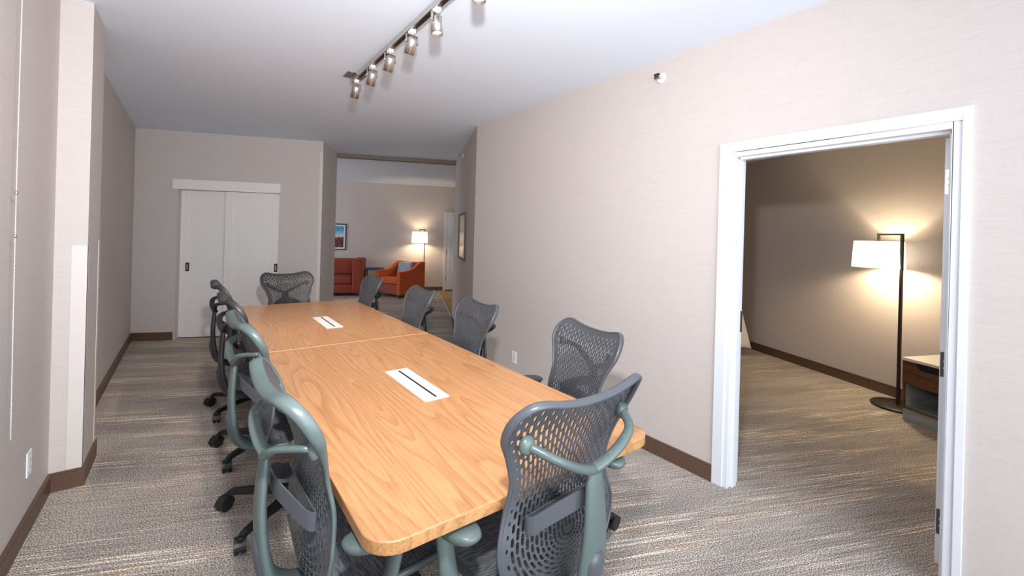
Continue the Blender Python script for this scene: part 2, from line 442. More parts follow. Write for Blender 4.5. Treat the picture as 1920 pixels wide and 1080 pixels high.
# ------------------------------------------------------------------ far white six-panel door
fd = empty('door_5', G(.93, 11.372, 0)); fd.rotation_euler = (0, 0, WA); tag(fd, 'white six-panel door at the far right of the living room', kind='structure')
MB().box((-.055, -.005, 0), (0, .037, 2.06)).box((.80, -.005, 0), (.855, .037, 2.06)).box((0, -.005, 2.005), (.80, .037, 2.06)).build('door_casing', M_trim, fd, bevel=.002)
mb = MB(); cols = [(.11, .37), (.43, .69)]; rows = [(.24, .82), (.96, 1.54), (1.66, 1.88)]
xs = [0, .11, .37, .43, .69, .80]; zs = [.03, .24, .82, .96, 1.54, 1.66, 1.88, 2.0]
for i in range(5):
    for j in range(7):
        hole = i in (1, 3) and j in (1, 3, 5)
        mb.box((xs[i], .016 if hole else .005, zs[j]), (xs[i+1], .030, zs[j+1]))
        if hole: mb.box((xs[i]+.03, .009, zs[j]+.03), (xs[i+1]-.03, .0165, zs[j+1]-.03))
mb.build('door_leaf', M_trim, fd)
MB().box((.0, .005, .005), (.80, .030, .03)).build('door_sweep', M_black, fd)
for z0 in (.27, .98, 1.72): MB().box((.0, -.002, z0), (.014, .006, z0+.10)).build('hinge', M_dsteel if z0 < 1.5 else M_steel, fd)
MB().tube([(.74, .006, .97), (.74, -.04, .97)], .012, 10).tube([(.74, -.04, .97), (.64, -.045, .97)], .009, 8).build('door_handle', M_steel, fd)

# ------------------------------------------------------------------ conference table
TX0, TX1, TY0, TY1, TM, TZ, TT = .355, 1.452, .985, 4.87, 2.966, .735, .036
tb = empty('conference_table', ((TX0+TX1)/2, TM, 0)); tag(tb, 'long two-section walnut conference table in the middle of the carpet', 'table')
ox, oy = (TX0+TX1)/2, TM
def top(y0, y1, corners):
    po = rrect(TX0-ox, y0-oy, TX1-ox, y1-oy, .085, 8, corners)
    return MB().prism(po, TZ-TT, TZ, smooth=False).build('tabletop', M_table, tb, bevel=.004, bseg=3)
t1 = top(TY0, TM-.0012, (1, 0, 0, 1)); t2 = top(TM+.0012, TY1, (0, 1, 1, 0))
for t in (t1, t2):
    t.data.materials.append(M_tedge)
    for p in t.data.polygons:
        if abs(p.normal.z) < .3: p.material_index = 1
MB().box((TX0-ox+.004, -.0028, TZ-.004), (TX1-ox-.004, .0028, TZ+.0006)).build('seam_strip', M_seam, tb)
for yc in (1.99, 3.72):
    g_ = MB().prism(rrect(.910-.062-ox, yc-.245-oy, .910+.062-ox, yc+.245-oy, .004, 3), TZ-.002, TZ+.004).build('power_box', M_plate, tb, bevel=.0015)
    tag(g_, 'white power box lid with a black slot')
    MB().box((.9135-ox-.0055, yc-.225-oy, TZ+.0035), (.9135-ox+.0055, yc+.218-oy, TZ+.0048)).build('cable_slot', M_black, g_)
for yc in (2.02, 3.78):
    MB().box((.91-.09-ox, yc-.16-oy, .02), (.91+.09-ox, yc+.16-oy, TZ-TT)).build('pedestal', M_black, tb, bevel=.01)
    MB().box((.91-.10-ox, yc-.24-oy, 0), (.91+.10-ox, yc+.24-oy, .022)).build('foot', M_black, tb, bevel=.006)
MB().box((.91-.03-ox, 1.5-oy, .60), (.91+.03-ox, 4.4-oy, .65)).build('stretcher', M_black, tb)

# ------------------------------------------------------------------ office chair
def hw_at(z): return smooth_interp(z, [.41, .52, .60, .68, .76, .84, .92, .98, 1.03], [.235, .248, .240, .217, .207, .234, .273, .279, .272])
def zt_at(s): return smooth_interp(abs(s), [0, .25, .5, .68, .80, .89, .96, 1.0], [.996, .998, 1.007, 1.017, 1.016, 1.000, .965, .900])
def py(x, z):
    y = smooth_interp(z, [.40, .48, .58, .68, .78, .88, .96, 1.03], [-.190, -.212, -.212, -.195, -.212, -.245, -.280, -.322])
    return y + x*x*(.55 if z > .5 else .55)
ZC, RZ, TAU = .585, .190, .31
def panel_pt(s, t, off=0.0):
    """s 0..1 ring, t -1..1 along the U (left top -> bottom -> right top)"""
    sg = -1 if t < 0 else 1; a = abs(t)
    if a > TAU:
        z = ZC + (zt_at(s)-ZC)*(a-TAU)/(1-TAU); x = sg*s*hw_at(z)
        if s > .8 and z > .93:
            pass
    else:
        an = a/TAU*PI/2; x = sg*s*hw_at(ZC)*sin(an); z = ZC - s*RZ*cos(an)
        if a < 1e-9: x = 0
    return Vector((x, py(x, z)+off, z))
def make_back(parent, green):
    K, MR = 14, 38; smax = .93                # rings, half-cell steps each side
    TT_ = [-1 + 2*i/(2*MR) for i in range(2*MR+1)]
    # make cells shorter in the upper part: reparametrise only the straight run
    vs, fs = [], []
    idx = {}
    def V(k, i):
        if (k, i) not in idx:
            idx[(k, i)] = len(vs); vs.append(panel_pt(smax*k/K, TT_[i]))
        return idx[(k, i)]
    def P(kf, tf):
        vs.append(panel_pt(smax*kf/K, -1 + 2*tf/(2*MR))); return len(vs)-1
    n = 2*MR
    for kk in range(K):
        i = 0 if kk % 2 == 0 else 1
        if i == 1: fs.append((V(kk, 0), V(kk, 1), V(kk+1, 1), V(kk+1, 0)))
        while i+2 <= n:
            t_mid = abs(TT_[i+1]); arc = t_mid < TAU
            solid = (kk == 0 and arc) or (i < 1) or (i+2 > n-1)
            B = [V(kk, i), V(kk, i+1), V(kk, i+2), V(kk+1, i+2), V(kk+1, i+1), V(kk+1, i)]
            if solid:
                fs.append((B[0], B[1], B[4], B[5])); fs.append((B[1], B[2], B[3], B[4]))
            else:
                u = (t_mid-TAU)/(1-TAU)
                hw = .28; hl = .42
                if not arc:
                    hl = .44 if u < .55 else (.41 if u < .82 else .28)
                    hw = .31 if u < .55 else (.29 if u < .82 else .24)
                if kk == K-1: hw, hl = .20, .17
                elif kk == K-2 and not arc: hl *= .75
                if kk < 3 and arc: hl = .34
                c1 = min(.12, hl*.5); c2 = hw*.55
                h = [(.5-hw, .5-hl+c1), (.5-hw, .5+hl-c1), (.5-hw+c2, .5+hl), (.5+hw-c2, .5+hl), (.5+hw, .5+hl-c1), (.5+hw, .5-hl+c1), (.5+hw-c2, .5-hl), (.5-hw+c2, .5-hl)]
                q = [P(kk+a, i+2*b) for a, b in h]
                B00, B0m, B01, B11, B1m, B10 = B
                fs += [(B00, B0m, q[0]), (B0m, q[1], q[0]), (B0m, B01, q[1]), (B01, q[2], q[1]), (B01, B11, q[3], q[2]), (B11, q[4], q[3]),
                       (B11, B1m, q[4]), (B1m, q[5], q[4]), (B1m, B10, q[5]), (B10, q[6], q[5]), (B10, B00, q[7], q[6]), (B00, q[0], q[7])]
            i += 2
        if i+1 <= n: fs.append((V(kk, i), V(kk, i+1), V(kk+1, i+1), V(kk+1, i)))
    # solid margins: sides and bottom
    SM = [smax, .95, .965, .98, .99, 1.0]
    def E_(j, i):
        if j == 0: return V(K, i)
        if ('m', j, i) not in idx:
            idx[('m', j, i)] = len(vs); vs.append(panel_pt(SM[j], TT_[i]))
        return idx[('m', j, i)]
    for i in range(n):
        for j in range(5): fs.append((E_(j, i), E_(j, i+1), E_(j+1, i+1), E_(j+1, i)))
    mb = MB().add(vs, fs, True)
    o = mb.build('backrest', M_shell, parent)
    md = o.modifiers.new('so', 'SOLIDIFY'); md.thickness = .0038; md.offset = 0; bake(o)
    for p in o.data.polygons: p.use_smooth = False
    # rim: outline swept with a thicker lip
    out = [panel_pt(1.0, -1+2*i/84) for i in range(85)]
    topc = [panel_pt(abs(cos(PI*i/48)), 1.0 if cos(PI*i/48) >= 0 else -1.0) for i in range(1, 48)]
    loop = out+topc; m_ = len(loop); vs, fs = [], []
    for i, p in enumerate(loop):
        t = (loop[(i+1) % m_]-loop[i-1]).normalized(); outw = t.cross(Vector((0, -1, 0))); outw.normalize()
        cen = Vector((0, p.y, .74))
        if outw.dot(p-cen) < 0: outw = -outw
        dz = max(0, min(1, (p.z-.80)/.16)); dep = .008+(.026 if green else .014)*dz*dz*(3-2*dz); wd = .005+(.016 if green else .005)*dz
        bk = Vector((0, -1, -.12)).normalized()
        for (a, b) in ((.004, .004), (.006, -.001), (.006, -dep*.6), (.001, -dep), (-wd*.6, -dep), (-wd, -dep*.55), (-wd, .001), (-.002, .005)):
            vs.append(p + outw*a + bk*(-b))
    q = 8
    for i in range(m_):
        j = (i+1) % m_
        for k_ in range(q): fs.append((i*q+k_, j*q+k_, j*q+(k_+1) % q, i*q+(k_+1) % q))
    MB().add(vs, fs, True).build('back_rim', M_frame if green else M_shell, parent)
    return o
def make_chair(green):
    r = empty('office_chair')
    make_back(r, green)
    xa, za = (.236 if green else .205), (.885 if green else .895); ya = py(xa, za)-.022
    # Y shaped spine behind the back
    mb = MB()
    sp = spline([(0, -.305, .806), (0, -.311, .75), (0, -.316, .64), (0, -.306, .52), (0, -.278, .43), (0, -.205, .382), (0, -.10, .375), (0, -.02, .378)], 4)
    n = len(sp); mb.tube(sp, [(.026+.030*min(1, i/(n*.40)), .013+.008*min(1, i/(n*.6))) for i in range(n)], 12, up=(0, 1, .3))
    for s in (-1, 1):
        ar = spline([(0, -.303, .795), (s*.055, -.314, .815), (s*.115, -.318, .845), (s*.165, -.305, .873), (s*xa, ya-.002, za)], 5)
        m_ = len(ar); mb.tube(ar, [((.020-.004*i/m_, .010) if green else (.020-.007*i/m_, .014-.002*i/m_)) for i in range(m_)], 12)
        if not green: mb.ball((s*xa, ya+.004, za), .026, 16, 10, (1, .7, 1))
        else: mb.ball((s*xa, ya+.008, za), .022, 14, 8, (.6, .8, 1.6))
    spn = mb.build('spine', M_frame, r)
    if not green:
        for s in (-1, 1): MB().ball((s*(xa-.006), ya-.0125, za-.010), .0055, 10, 6, (1, .5, 1)).build('screw', M_black, spn)
    for s in (-1, 1): pass
    # darker cover low on the spine
    cv = [p+Vector((0, -.008, 0)) for p in sp if p.z < .58 and p.y < -.19]
    MB().tube(cv, [(.036 if 0 < i < len(cv)-1 else .020, .022 if 0 < i < len(cv)-1 else .012) for i in range(len(cv))], 12, up=(0, 1, .3)).build('spine_cover', M_shell, r)
    # lumbar band, a closed loop between panel and spine
    lp = []
    half = spline([(0, -.290, .72), (.05, -.283, .712), (.11, -.255, .685), (.155, -.225, .655), (.165, -.205, .65), (.15, -.207, .651), (.09, -.212, .66), (0, -.216, .668)], 4)
    loop = half + [Vector((-p.x, p.y, p.z)) for p in half[-2:0:-1]]
    vs, fs = [], []; m_ = len(loop); cen = Vector((0, -.265, .68))
    for i, p in enumerate(loop):
        t = (loop[(i+1) % m_]-loop[i-1]); t.z = 0; t.normalize(); nn_ = Vector((t.y, -t.x, 0))
        if nn_.dot(p-cen) < 0: nn_ = -nn_
        hh = .026
        for (a, b) in ((.002, -hh), (.002, hh), (-.002, hh), (-.002, -hh)): vs.append(p+nn_*a+Vector((0, 0, b)))
    for i in range(m_):
        j = (i+1) % m_
        for k_ in range(4): fs.append((i*4+k_, j*4+k_, j*4+(k_+1) % 4, i*4+(k_+1) % 4))
    MB().add(vs, fs, False).build('lumbar_band', M_shell, r)
    # seat
    NX, NY = 14, 14
    def seat_pt(a, b, dz=0):
        x = (a-.5)*.50; y = -.185+b*.465
        e = abs(a-.5)*2
        z = .452 + .016*e**3 - .05*max(0, (b-.72)/.28)**2 - .006*cos((b-.3)*3)
        # rounded plan
        k_ = 1-.06*abs(b-.5)*2*abs(b-.5)*2; return Vector((x*k_, y, z+dz))
    vs = [seat_pt(i/NX, j/NY) for j in range(NY+1) for i in range(NX+1)]+[seat_pt(i/NX, j/NY, -.016) for j in range(NY+1) for i in range(NX+1)]
    o_ = (NX+1)*(NY+1); fs = []
    for j in range(NY):
        for i in range(NX):
            a = j*(NX+1)+i; fs.append((a, a+1, a+NX+2, a+NX+1)); fs.append((o_+a, o_+a+NX+1, o_+a+NX+2, o_+a+1))
    MB().add(vs, fs, True).build('seat', M_seatf, r)
    pl = [seat_pt(i/NX, 0, -.008) for i in range(NX+1)]+[seat_pt(1, j/NY, -.008) for j in range(1, NY+1)]+[seat_pt(i/NX, 1, -.008) for i in range(NX-1, -1, -1)]+[seat_pt(0, j/NY, -.008) for j in range(NY-1, -1, -1)]
    MB().tube(pl, (.011, .012), 8, cap=False).build('seat_frame', M_shell, r)
    MB().box((-.14, -.15, .405), (.14, .13, .437)).box((-.06, -.13, .355), (.06, .10, .41)).build('tilt_mechanism', M_black, r, bevel=.012)
    # armrests
    for s in (-1, 1):
        po = spline([(s*.13, -.03, .40), (s*.25, -.05, .40), (s*.30, -.06, .43), (s*.322, -.055, .50), (s*.328, -.035, .60), (s*.326, -.03, .634)], 5)
        a_ = MB().tube(po, [(.028, .016) for _ in po], 10, up=(0, 1, .05)).build('arm_post', M_frame, r)
        vs = []; pr = [(0, .634), (.75, .634), (.93, .641), (1.0, .654), (.97, .662), (.85, .667), (0, .669)]
        mb = MB(); seg = 24; vs = []
        for rr, z in pr:
            for k_ in range(seg):
                an = 2*PI*k_/seg; cx, sy = cos(an), sin(an)
                x = math.copysign(abs(cx)**.8, cx)*.050*max(rr, .001); y = math.copysign(abs(sy)**.75, sy)*.122*max(rr, .001)
                x += s*(-.012)*(y/.122)**2
                vs.append((s*.328+x, -.058+y, z))
        fs = [(i*seg+k_, i*seg+(k_+1) % seg, (i+1)*seg+(k_+1) % seg, (i+1)*seg+k_) for i in range(len(pr)-1) for k_ in range(seg)]
        mb.add(vs, fs, True).build('arm_pad', M_frame, a_)
    # gas column and star base
    MB().lathe([(.030, .06), (.030, .20), (.024, .205), (.024, .30), (.016, .305), (.016, .37)], 18).build('gas_column', M_black, r)
    MB().lathe([(.018, .055), (.045, .06), (.05, .10), (.042, .125), (.02, .135)], 20).build('base_hub', M_black, r)
    for i in range(5):
        an = math.radians(90+72*i); Mr = Matrix.Rotation(an-PI/2, 4, 'Z')
        prof = [(.03, .120, .070, .024), (.12, .122, .080, .020), (.22, .115, .080, .017), (.34, .104, .074, .0155), (.362, .094, .068, .014)]
        vs = []
        for y, zt, zb, w in prof:
            for (x, z) in ((-w, zb), (w, zb), (w*.8, zt), (-w*.8, zt)): vs.append(Mr @ Vector((x, y, z)))
        fs = [(0, 1, 2, 3), (19, 18, 17, 16)]+[(a*4+k_, a*4+(k_+1) % 4, a*4+4+(k_+1) % 4, a*4+4+k_) for a in range(4) for k_ in range(4)]
        lg = MB().add(vs, fs).lathe([(.013, .060), (.013, .085)], 10, Mr @ Matrix.Translation((0, .362, 0))).build('base_leg', M_black, r, bevel=.004)
        sw = Matrix.Translation(Mr @ Vector((0, .362, 0))) @ Matrix.Rotation(random.uniform(-2, 2), 4, 'Z')
        mb = MB()
        for sx in (-1, 1):
            Mw = sw @ Matrix.Translation((sx*.014, -.018, .0365)) @ Matrix.Rotation(PI/2, 4, 'Y')
            mb.lathe([(.028, -.011), (.036, -.008), (.0365, .008), (.028, .011)], 20, Mw)
        hood = []
        for k_ in range(9):
            a = PI*k_/8; hood.append((cos(a)*.040, sin(a)*.040))
        vs = []
        for x in (-.024, .024):
            for c_, s_ in hood: vs.append(sw @ Vector((x, -.018+c_, .034+s_*.98)))
        fs = [tuple(range(9)), tuple(range(17, 8, -1))]+[(k_, k_+1, k_+10, k_+9) for k_ in range(8)]
        mb.add(vs, fs, False)
        mb.build('caster', M_caster, lg)
    return r
CH = [  # x, y, rotation, label
 (.495, 1.45, -88, 'grey mesh-back office chair nearest the camera on the left side of the table'),
 (.49, 2.50, -87, 'second office chair from the front on the left side, beside the left wall pier'),
 (.485, 3.32, -87, 'third office chair from the front on the left side of the table'),
 (.47, 4.15, -88, 'farthest office chair on the left side, nearest the grey closet doors'),
 (.905, 4.99, 191, 'office chair alone at the far end of the table before the closet'),
 (1.435, 1.615, 80, 'office chair nearest the bedroom doorway on the right side of the table'),
 (1.36, 2.57, 85, 'right-side office chair with the low wall outlet showing beside it'),
 (1.315, 3.40, 86, 'right-side office chair before the passage opening, below the orange armchair'),
 (1.275, 4.48, 88, 'farthest right-side office chair, before the blue side table'),
 (.93, 1.14, 2, 'large foreground office chair at the near end of the table, seen from behind'),
]
protos = {True: make_chair(True), False: make_chair(False)}; used = set()
M_dframe = mat('shaded_frame', (.030, .034, .038), .38)  # darker copy of the chair frame, dimmer light put into the colour
M_dshell = mat('shaded_polymer', (.040, .041, .045), .38)  # same shell polymer, darkened in colour where less flash reaches
def repaint(o, a, b):
    for ch in [o]+list(o.children_recursive):
        if ch.type == 'MESH' and ch.material_slots and ch.material_slots[0].material == a:
            ch.material_slots[0].link = 'OBJECT'; ch.material_slots[0].material = b
for i, (x, y, a, lab) in enumerate(CH):
    gr = i < 4
    if gr not in used: o = protos[gr]; used.add(gr)
    else: o = copy_tree(protos[gr])
    o.location = (x, y, 0); o.rotation_euler = (0, 0, math.radians(a))
    br_ = {0: 34.5, 9: 10, 5: 14}.get(i, 0)      # each star base has its own swivel
    for ch in o.children:
        if ch.name.startswith('base_leg'): ch.rotation_euler = (0, 0, math.radians(br_))
    if i in (0, 9): o.scale = (1, 1, 1.03)      # these two stand with the seat raised a little
    tag(o, lab, 'chair', 'mesh-back office chairs round the conference table')
for i, o in enumerate([q for q in C.objects if q.name.startswith('office_chair')]):
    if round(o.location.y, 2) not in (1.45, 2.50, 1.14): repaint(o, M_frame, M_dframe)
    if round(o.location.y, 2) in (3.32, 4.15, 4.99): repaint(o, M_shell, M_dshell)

# ------------------------------------------------------------------ track light
tr = empty('track_light', (1.027, 2.2, H)); tag(tr, 'brushed nickel track light with swivel spot heads on the ceiling', 'light')
tx = .0; y_end = 3.60-2.2; y_st = -1.1
MB().box((-.018, y_st, -.052), (.018, y_end, -.018)).build('track_rail', M_steel, tr, bevel=.002)
MB().box((-.011, y_st, -.0535), (.011, y_end-.01, -.0515)).build('track_channel', M_track_in, tr)
MB().box((-.005, y_st, -.020), (.005, y_end-.02, -.0005)).build('track_stem', M_steel, tr)
MB().box((-.075, y_end-.14, -.010), (.075, y_end+.01, -.0005)).build('mounting_plate', M_steel, tr, bevel=.002)
def spot_head(y, tilt, spin, bright=False):
    MB().box((-.015, y-.025, -.074), (.015, y+.025, -.040)).build('track_adapter', M_plate, tr, bevel=.003)
    Mh = Matrix.Translation((0, y, -.082)) @ Matrix.Rotation(spin, 4, 'Z')
    yk = MB()
    yk.lathe([(.007, .0), (.007, .010)], 10, Mh)
    yk.box((-.038, -.007, -.002), (.038, .007, .001), Mh).box((-.038, -.007, -.050), (-.0355, .007, 0), Mh).box((.0355, -.007, -.050), (.038, .007, 0), Mh)
    for s in (-1, 1): yk.lathe([(.006, 0), (.006, .008)], 10, Mh @ Matrix.Translation((s*.036, 0, -.042)) @ Matrix.Rotation(s*PI/2, 4, 'Y'))
    Mc = Mh @ Matrix.Translation((0, 0, -.042)) @ Matrix.Rotation(tilt, 4, 'X')
    hd_ = MB().lathe([(.0001, .033), (.015, .032), (.025, .026), (.0305, .014), (.0305, -.070), (.0285, -.070), (.027, -.050), (.0001, -.048)], 28, Mc).build('spot_head', M_steel, tr)
    yk.build('swivel_bracket', M_steel, hd_)
    MB().lathe([(.0001, -.0525), (.026, -.0525), (.026, -.049), (.0001, -.049)], 20, Mc).build('lamp_lens', M_glow if bright else M_lens, hd_)
    return Mc
lamps = []
for i, y in enumerate((3.50, 3.12, 2.77, 2.42, 2.10, 1.68, 1.2)):
    br = i in (4, 5)
    tilt = math.radians(24 if not br else -7); sp_ = math.radians(8 if not br else 24)
    Mc = spot_head(y-2.2, tilt, sp_, br); lamps.append((Mc, br))
for i, (Mc, br) in enumerate(lamps):
    Mw = Matrix.Translation((1.027, 2.2, H)) @ Mc
    p = Mw @ Vector((0, 0, -.075)); q_ = Mw @ Vector((0, 0, -1))
    light('track_lamp_light', 'SPOT', p, 26 if not br else 10, (1.0, .84, .66), .02, aim=q_, spot=math.radians(85), blend=.7)

# ------------------------------------------------------------------ small wall fittings
def outlet(name, p, nrm, label):
    n_ = Vector(nrm); t_ = Vector((-n_.y, n_.x, 0))
    M = Matrix(((t_.x, n_.x, 0, p[0]), (t_.y, n_.y, 0, p[1]), (0, 0, 1, p[2]), (0, 0, 0, 1)))
    e = empty(name, p); tag(e, label, 'outlet'); Mi = Matrix.Translation(-Vector(p)) @ M
    MB().box((-.036, 0.0003, -.058), (.036, .006, .058), Mi).build('cover_plate', M_plate, e, bevel=.002)
    MB().box((-.017, .005, -.033), (.017, .0075, .033), Mi).build('receptacle', M_trim, e, bevel=.001)
    mb = MB()
    for dz in (-.017, .017):
        for dx in (-.006, .006): mb.box((dx-.001, .0072, dz-.005), (dx+.001, .0078, dz+.005), Mi)
    mb.build('slots', M_black, e)
outlet('wall_outlet', (XL, 3.02, .33), (1, 0, 0), 'white wall outlet low on the left wall in front of the pier')
outlet('wall_outlet', (XR, 3.39, .275), (-1, 0, 0), 'white wall outlet low on the right wall behind the chairs')
def sprinkler(p, nrm, label):
    n_ = Vector(nrm); t_ = Vector((-n_.y, n_.x, 0))
    Mi = Matrix(((t_.x, 0, n_.x, 0), (t_.y, 0, n_.y, 0), (0, 1, 0, 0), (0, 0, 0, 1)))   # local z = out of the wall, local y = up
    e = empty('fire_sprinkler', p); tag(e, label, 'sprinkler', 'side-wall fire sprinklers')
    MB().lathe([(.036, .0005), (.037, .004), (.030, .010), (.012, .012)], 24, Mi).build('escutcheon', M_plate, e)
    MB().lathe([(.010, .010), (.010, .026), (.007, .028), (.007, .040)], 14, Mi).build('sprinkler_body', M_steel, e)
    mb = MB()
    for s in (-1, 1):
        mb.tube([Mi @ Vector((s*.008, 0, .026)), Mi @ Vector((s*.015, 0, .040)), Mi @ Vector((s*.004, 0, .058))], .0028, 6)
    mb.tube([Mi @ Vector((0, 0, .03)), Mi @ Vector((0, 0, .056))], .003, 8)
    mb.build('sprinkler_arms', M_steel, e)
    mb = MB().box((-.020, .012, .040), (.020, .015, .068), Mi).box((-.018, -.015, .056), (.018, .013, .059), Mi)
    mb.build('deflector', M_dsteel, e)
sprinkler((XR, 1.79, 2.615), (-1, 0, 0), 'side-wall fire sprinkler high on the right wall')
ps = q0 + (q1-q0)*.56; sprinkler((ps.x+nn.x*.0, ps.y+nn.y*.0, 2.645), nn, 'side-wall fire sprinkler high on the passage wall')

# blind chain by the left wall
bc = empty('blind_chain', (XL+.045, 2.55, 0)); tag(bc, 'white beaded blind chain hanging by the left wall', 'blind chain')
mb = MB()
z = .62
ico = [(0, 0, -1), (.89, 0, -.45), (.28, .85, -.45), (-.72, .53, -.45), (-.72, -.53, -.45), (.28, -.85, -.45), (.72, .53, .45), (-.28, .85, .45), (-.89, 0, .45), (-.28, -.85, .45), (.72, -.53, .45), (0, 0, 1)]
icf = [(0, 2, 1), (0, 3, 2), (0, 4, 3), (0, 5, 4), (0, 1, 5), (1, 2, 6), (2, 3, 7), (3, 4, 8), (4, 5, 9), (5, 1, 10), (6, 2, 7), (7, 3, 8), (8, 4, 9), (9, 5, 10), (10, 1, 6), (6, 7, 11), (7, 8, 11), (8, 9, 11), (9, 10, 11), (10, 6, 11)]
while z < 2.45:
    yy_ = -.012*sin((z-.6)*1.6)
    mb.add([(.0024*a, yy_+.0024*b, z+.0024*c) for a, b, c in ico], icf, True); z += .0072
o = mb.build('bead_chain', M_plate, bc); o['kind'] = 'stuff'
MB().tube([(0, -.012*sin((zz-.6)*1.6), zz) for zz in [.62+.1*i for i in range(19)]], .0006, 5).build('chain_cord', M_plate, bc)
for zz in (1.43, 1.60): MB().ball((0, -.012*sin((zz-.6)*1.6), zz), .0055, 10, 8, (1, 1, 1.5)).build('chain_connector', M_steel, bc)
MB().lathe([(.022, -.02), (.026, -.01), (.026, .01), (.022, .02)], 20, Matrix.Translation((-.012, .0, 2.46)) @ Matrix.Rotation(PI/2, 4, 'X')).box((-.0445, -.03, 2.43), (-.02, .03, 2.52)).build('chain_clutch', M_dsteel, bc)

# ------------------------------------------------------------------ living room
def softbox(x0, y0, z0, x1, y1, z1, r=.03, puff=0.0, n=6):
    """rounded cushion-like block"""
    bm = MB(); cx, cy, cz = (x0+x1)/2, (y0+y1)/2, (z0+z1)/2; hx, hy, hz = (x1-x0)/2, (y1-y0)/2, (z1-z0)/2
    vs = []; idx = {}; fs = []
    def V(a, b, c):
        key = (round(a, 5), round(b, 5), round(c, 5))
        if key not in idx:
            e = Vector((a, b, c)); ix = max(-hx+r, min(hx-r, a*hx)); iy = max(-hy+r, min(hy-r, b*hy)); iz = max(-hz+r, min(hz-r, c*hz))
            d = Vector((a*hx-ix, b*hy-iy, c*hz-iz))
            if d.length > 1e-9: d = d.normalized()*r
            pz = puff*(1-a*a)*(1-b*b)*(1 if c > 0 else -1)
            idx[key] = len(vs); vs.append((cx+ix+d.x, cy+iy+d.y, cz+iz+d.z+pz))
        return idx[key]
    g = [-1, -1+.35*r/hx, ] 
    def grid(h):
        e = [-1, -1+r*.35/h, -1+r/h]; mid = [(-1+r/h)+(2-2*r/h)*i/(n-1) for i in range(1, n-1)]; return e+mid+[1-r/h, 1-r*.35/h, 1]
    gx, gy, gz = grid(hx), grid(hy), grid(hz)
    for i in range(len(gx)-1):
        for j in range(len(gy)-1):
            for c in (-1, 1): fs.append((V(gx[i], gy[j], c), V(gx[i+1], gy[j], c), V(gx[i+1], gy[j+1], c), V(gx[i], gy[j+1], c)))
    for i in range(len(gx)-1):
        for j in range(len(gz)-1):
            for c in (-1, 1): fs.append((V(gx[i], c, gz[j]), V(gx[i+1], c, gz[j]), V(gx[i+1], c, gz[j+1]), V(gx[i], c, gz[j+1])))
    for i in range(len(gy)-1):
        for j in range(len(gz)-1):
            for c in (-1, 1): fs.append((V(c, gy[i], gz[j]), V(c, gy[i+1], gz[j]), V(c, gy[i+1], gz[j+1]), V(c, gy[i], gz[j+1])))
    return bm.add(vs, fs, True)
# armchair: local front is -y, origin at centre of footprint
ac_c = G(-.2, 10.0)
fdir = (EX*sin(PI/4)+EY*cos(PI/4))     # depth direction
sdir = (EX*cos(PI/4)-EY*sin(PI/4))     # to its right (as seen from the front)
cen = ac_c - sdir*.40 + fdir*.41
ac = empty('armchair', cen, math.atan2(sdir.y, sdir.x)); tag(ac, 'orange upholstered armchair with sloping arms in the living room', 'armchair')
softbox(-.30, -.40, .07, .30, .30, .30, .02).build('seat_base', M_rust, ac)
softbox(-.295, -.405, .305, .295, .22, .445, .04, .012).build('seat_cushion', M_orange, ac)
softbox(-.31, .20, .08, .31, .40, .80, .045).build('backrest', M_orange, ac)
for s in (-1, 1):
    prof = [(-.41, .07), (-.41, .585), (-.395, .60)] + [(p.x, p.y) for p in spline([(-.36, .605, 0), (-.15, .615, 0), (.02, .655, 0), (.16, .745, 0), (.26, .80, 0), (.34, .812, 0)], 5)] + [(.405, .80), (.41, .07)]
    Ma = Matrix(((0, 0, 1, 0), (1, 0, 0, 0), (0, 1, 0, 0), (0, 0, 0, 1)))
    a0, a1 = (.295, .40) if s > 0 else (-.40, -.295)
    MB().prism(prof, a0, a1, Ma).build('arm', M_orange, ac, bevel=.012, bseg=3)
for sx in (-.34, .34):
    for sy in (-.35, .35): MB().box((sx-.02, sy-.02, 0), (sx+.02, sy+.02, .072)).build('leg', M_bronze, ac)
# pillow, leaning in the corner of the armchair
def pillow(w, h, d):
    vs, fs = [], []; n = 12
    for side in (1, -1):
        for j in range(n+1):
            for i in range(n+1):
                a, b = -1+2*i/n, -1+2*j/n
                t = max(0, (1-a**4)*(1-b**4))**.5; kx = 1-.05*(1-b*b); kz = 1-.05*(1-a*a)
                vs.append((a*w/2*(1-.06*b*b+.06*b**4)*kx, side*d/2*t, b*h/2*kz))
    o_ = (n+1)**2
    for sd in (0, 1):
        for j in range(n):
            for i in range(n):
                a = sd*o_+j*(n+1)+i; fs.append((a, a+1, a+n+2, a+n+1))
    return MB().add(vs, fs, True)
pw = pillow(.50, .33, .13).build('throw_pillow', M_pillow); pc = cen + fdir*.115 + sdir*.02
pw.location = (pc.x, pc.y, .640); pw.rotation_euler = (math.radians(-14), math.radians(-5), math.atan2(sdir.y, sdir.x)); tag(pw, 'blue-grey patterned pillow propped on the orange armchair', 'pillow')
# sofa
so = empty('sofa', G(-2.10, 10.90), WA); tag(so, 'rust orange sofa against the living room far wall', 'sofa')
softbox(-.84, -.40, .06, .82, .42, .27, .02).build('seat_base', M_sofa, so)
for k_, (a, b) in enumerate(((-.83, -.01), (.0, .815))):
    softbox(a, -.42, .275, b, .24, .44, .04, .01).build('seat_cushion', M_sofa, so)
    softbox(a, .20, .44, b, .42, .83, .05).build('back_cushion', M_sofa, so)
for s in (-1, 1):
    a0, a1 = (.82, 1.04) if s > 0 else (-1.06, -.84)
    softbox(a0, -.44, .06, a1, .44, .85, .03).build('arm', M_sofa, so)
for sx in (-.98, .96):
    for sy in (-.38, .38): MB().box((sx-.025, sy-.025, 0), (sx+.025, sy+.025, .062)).build('leg', M_bronze, so)
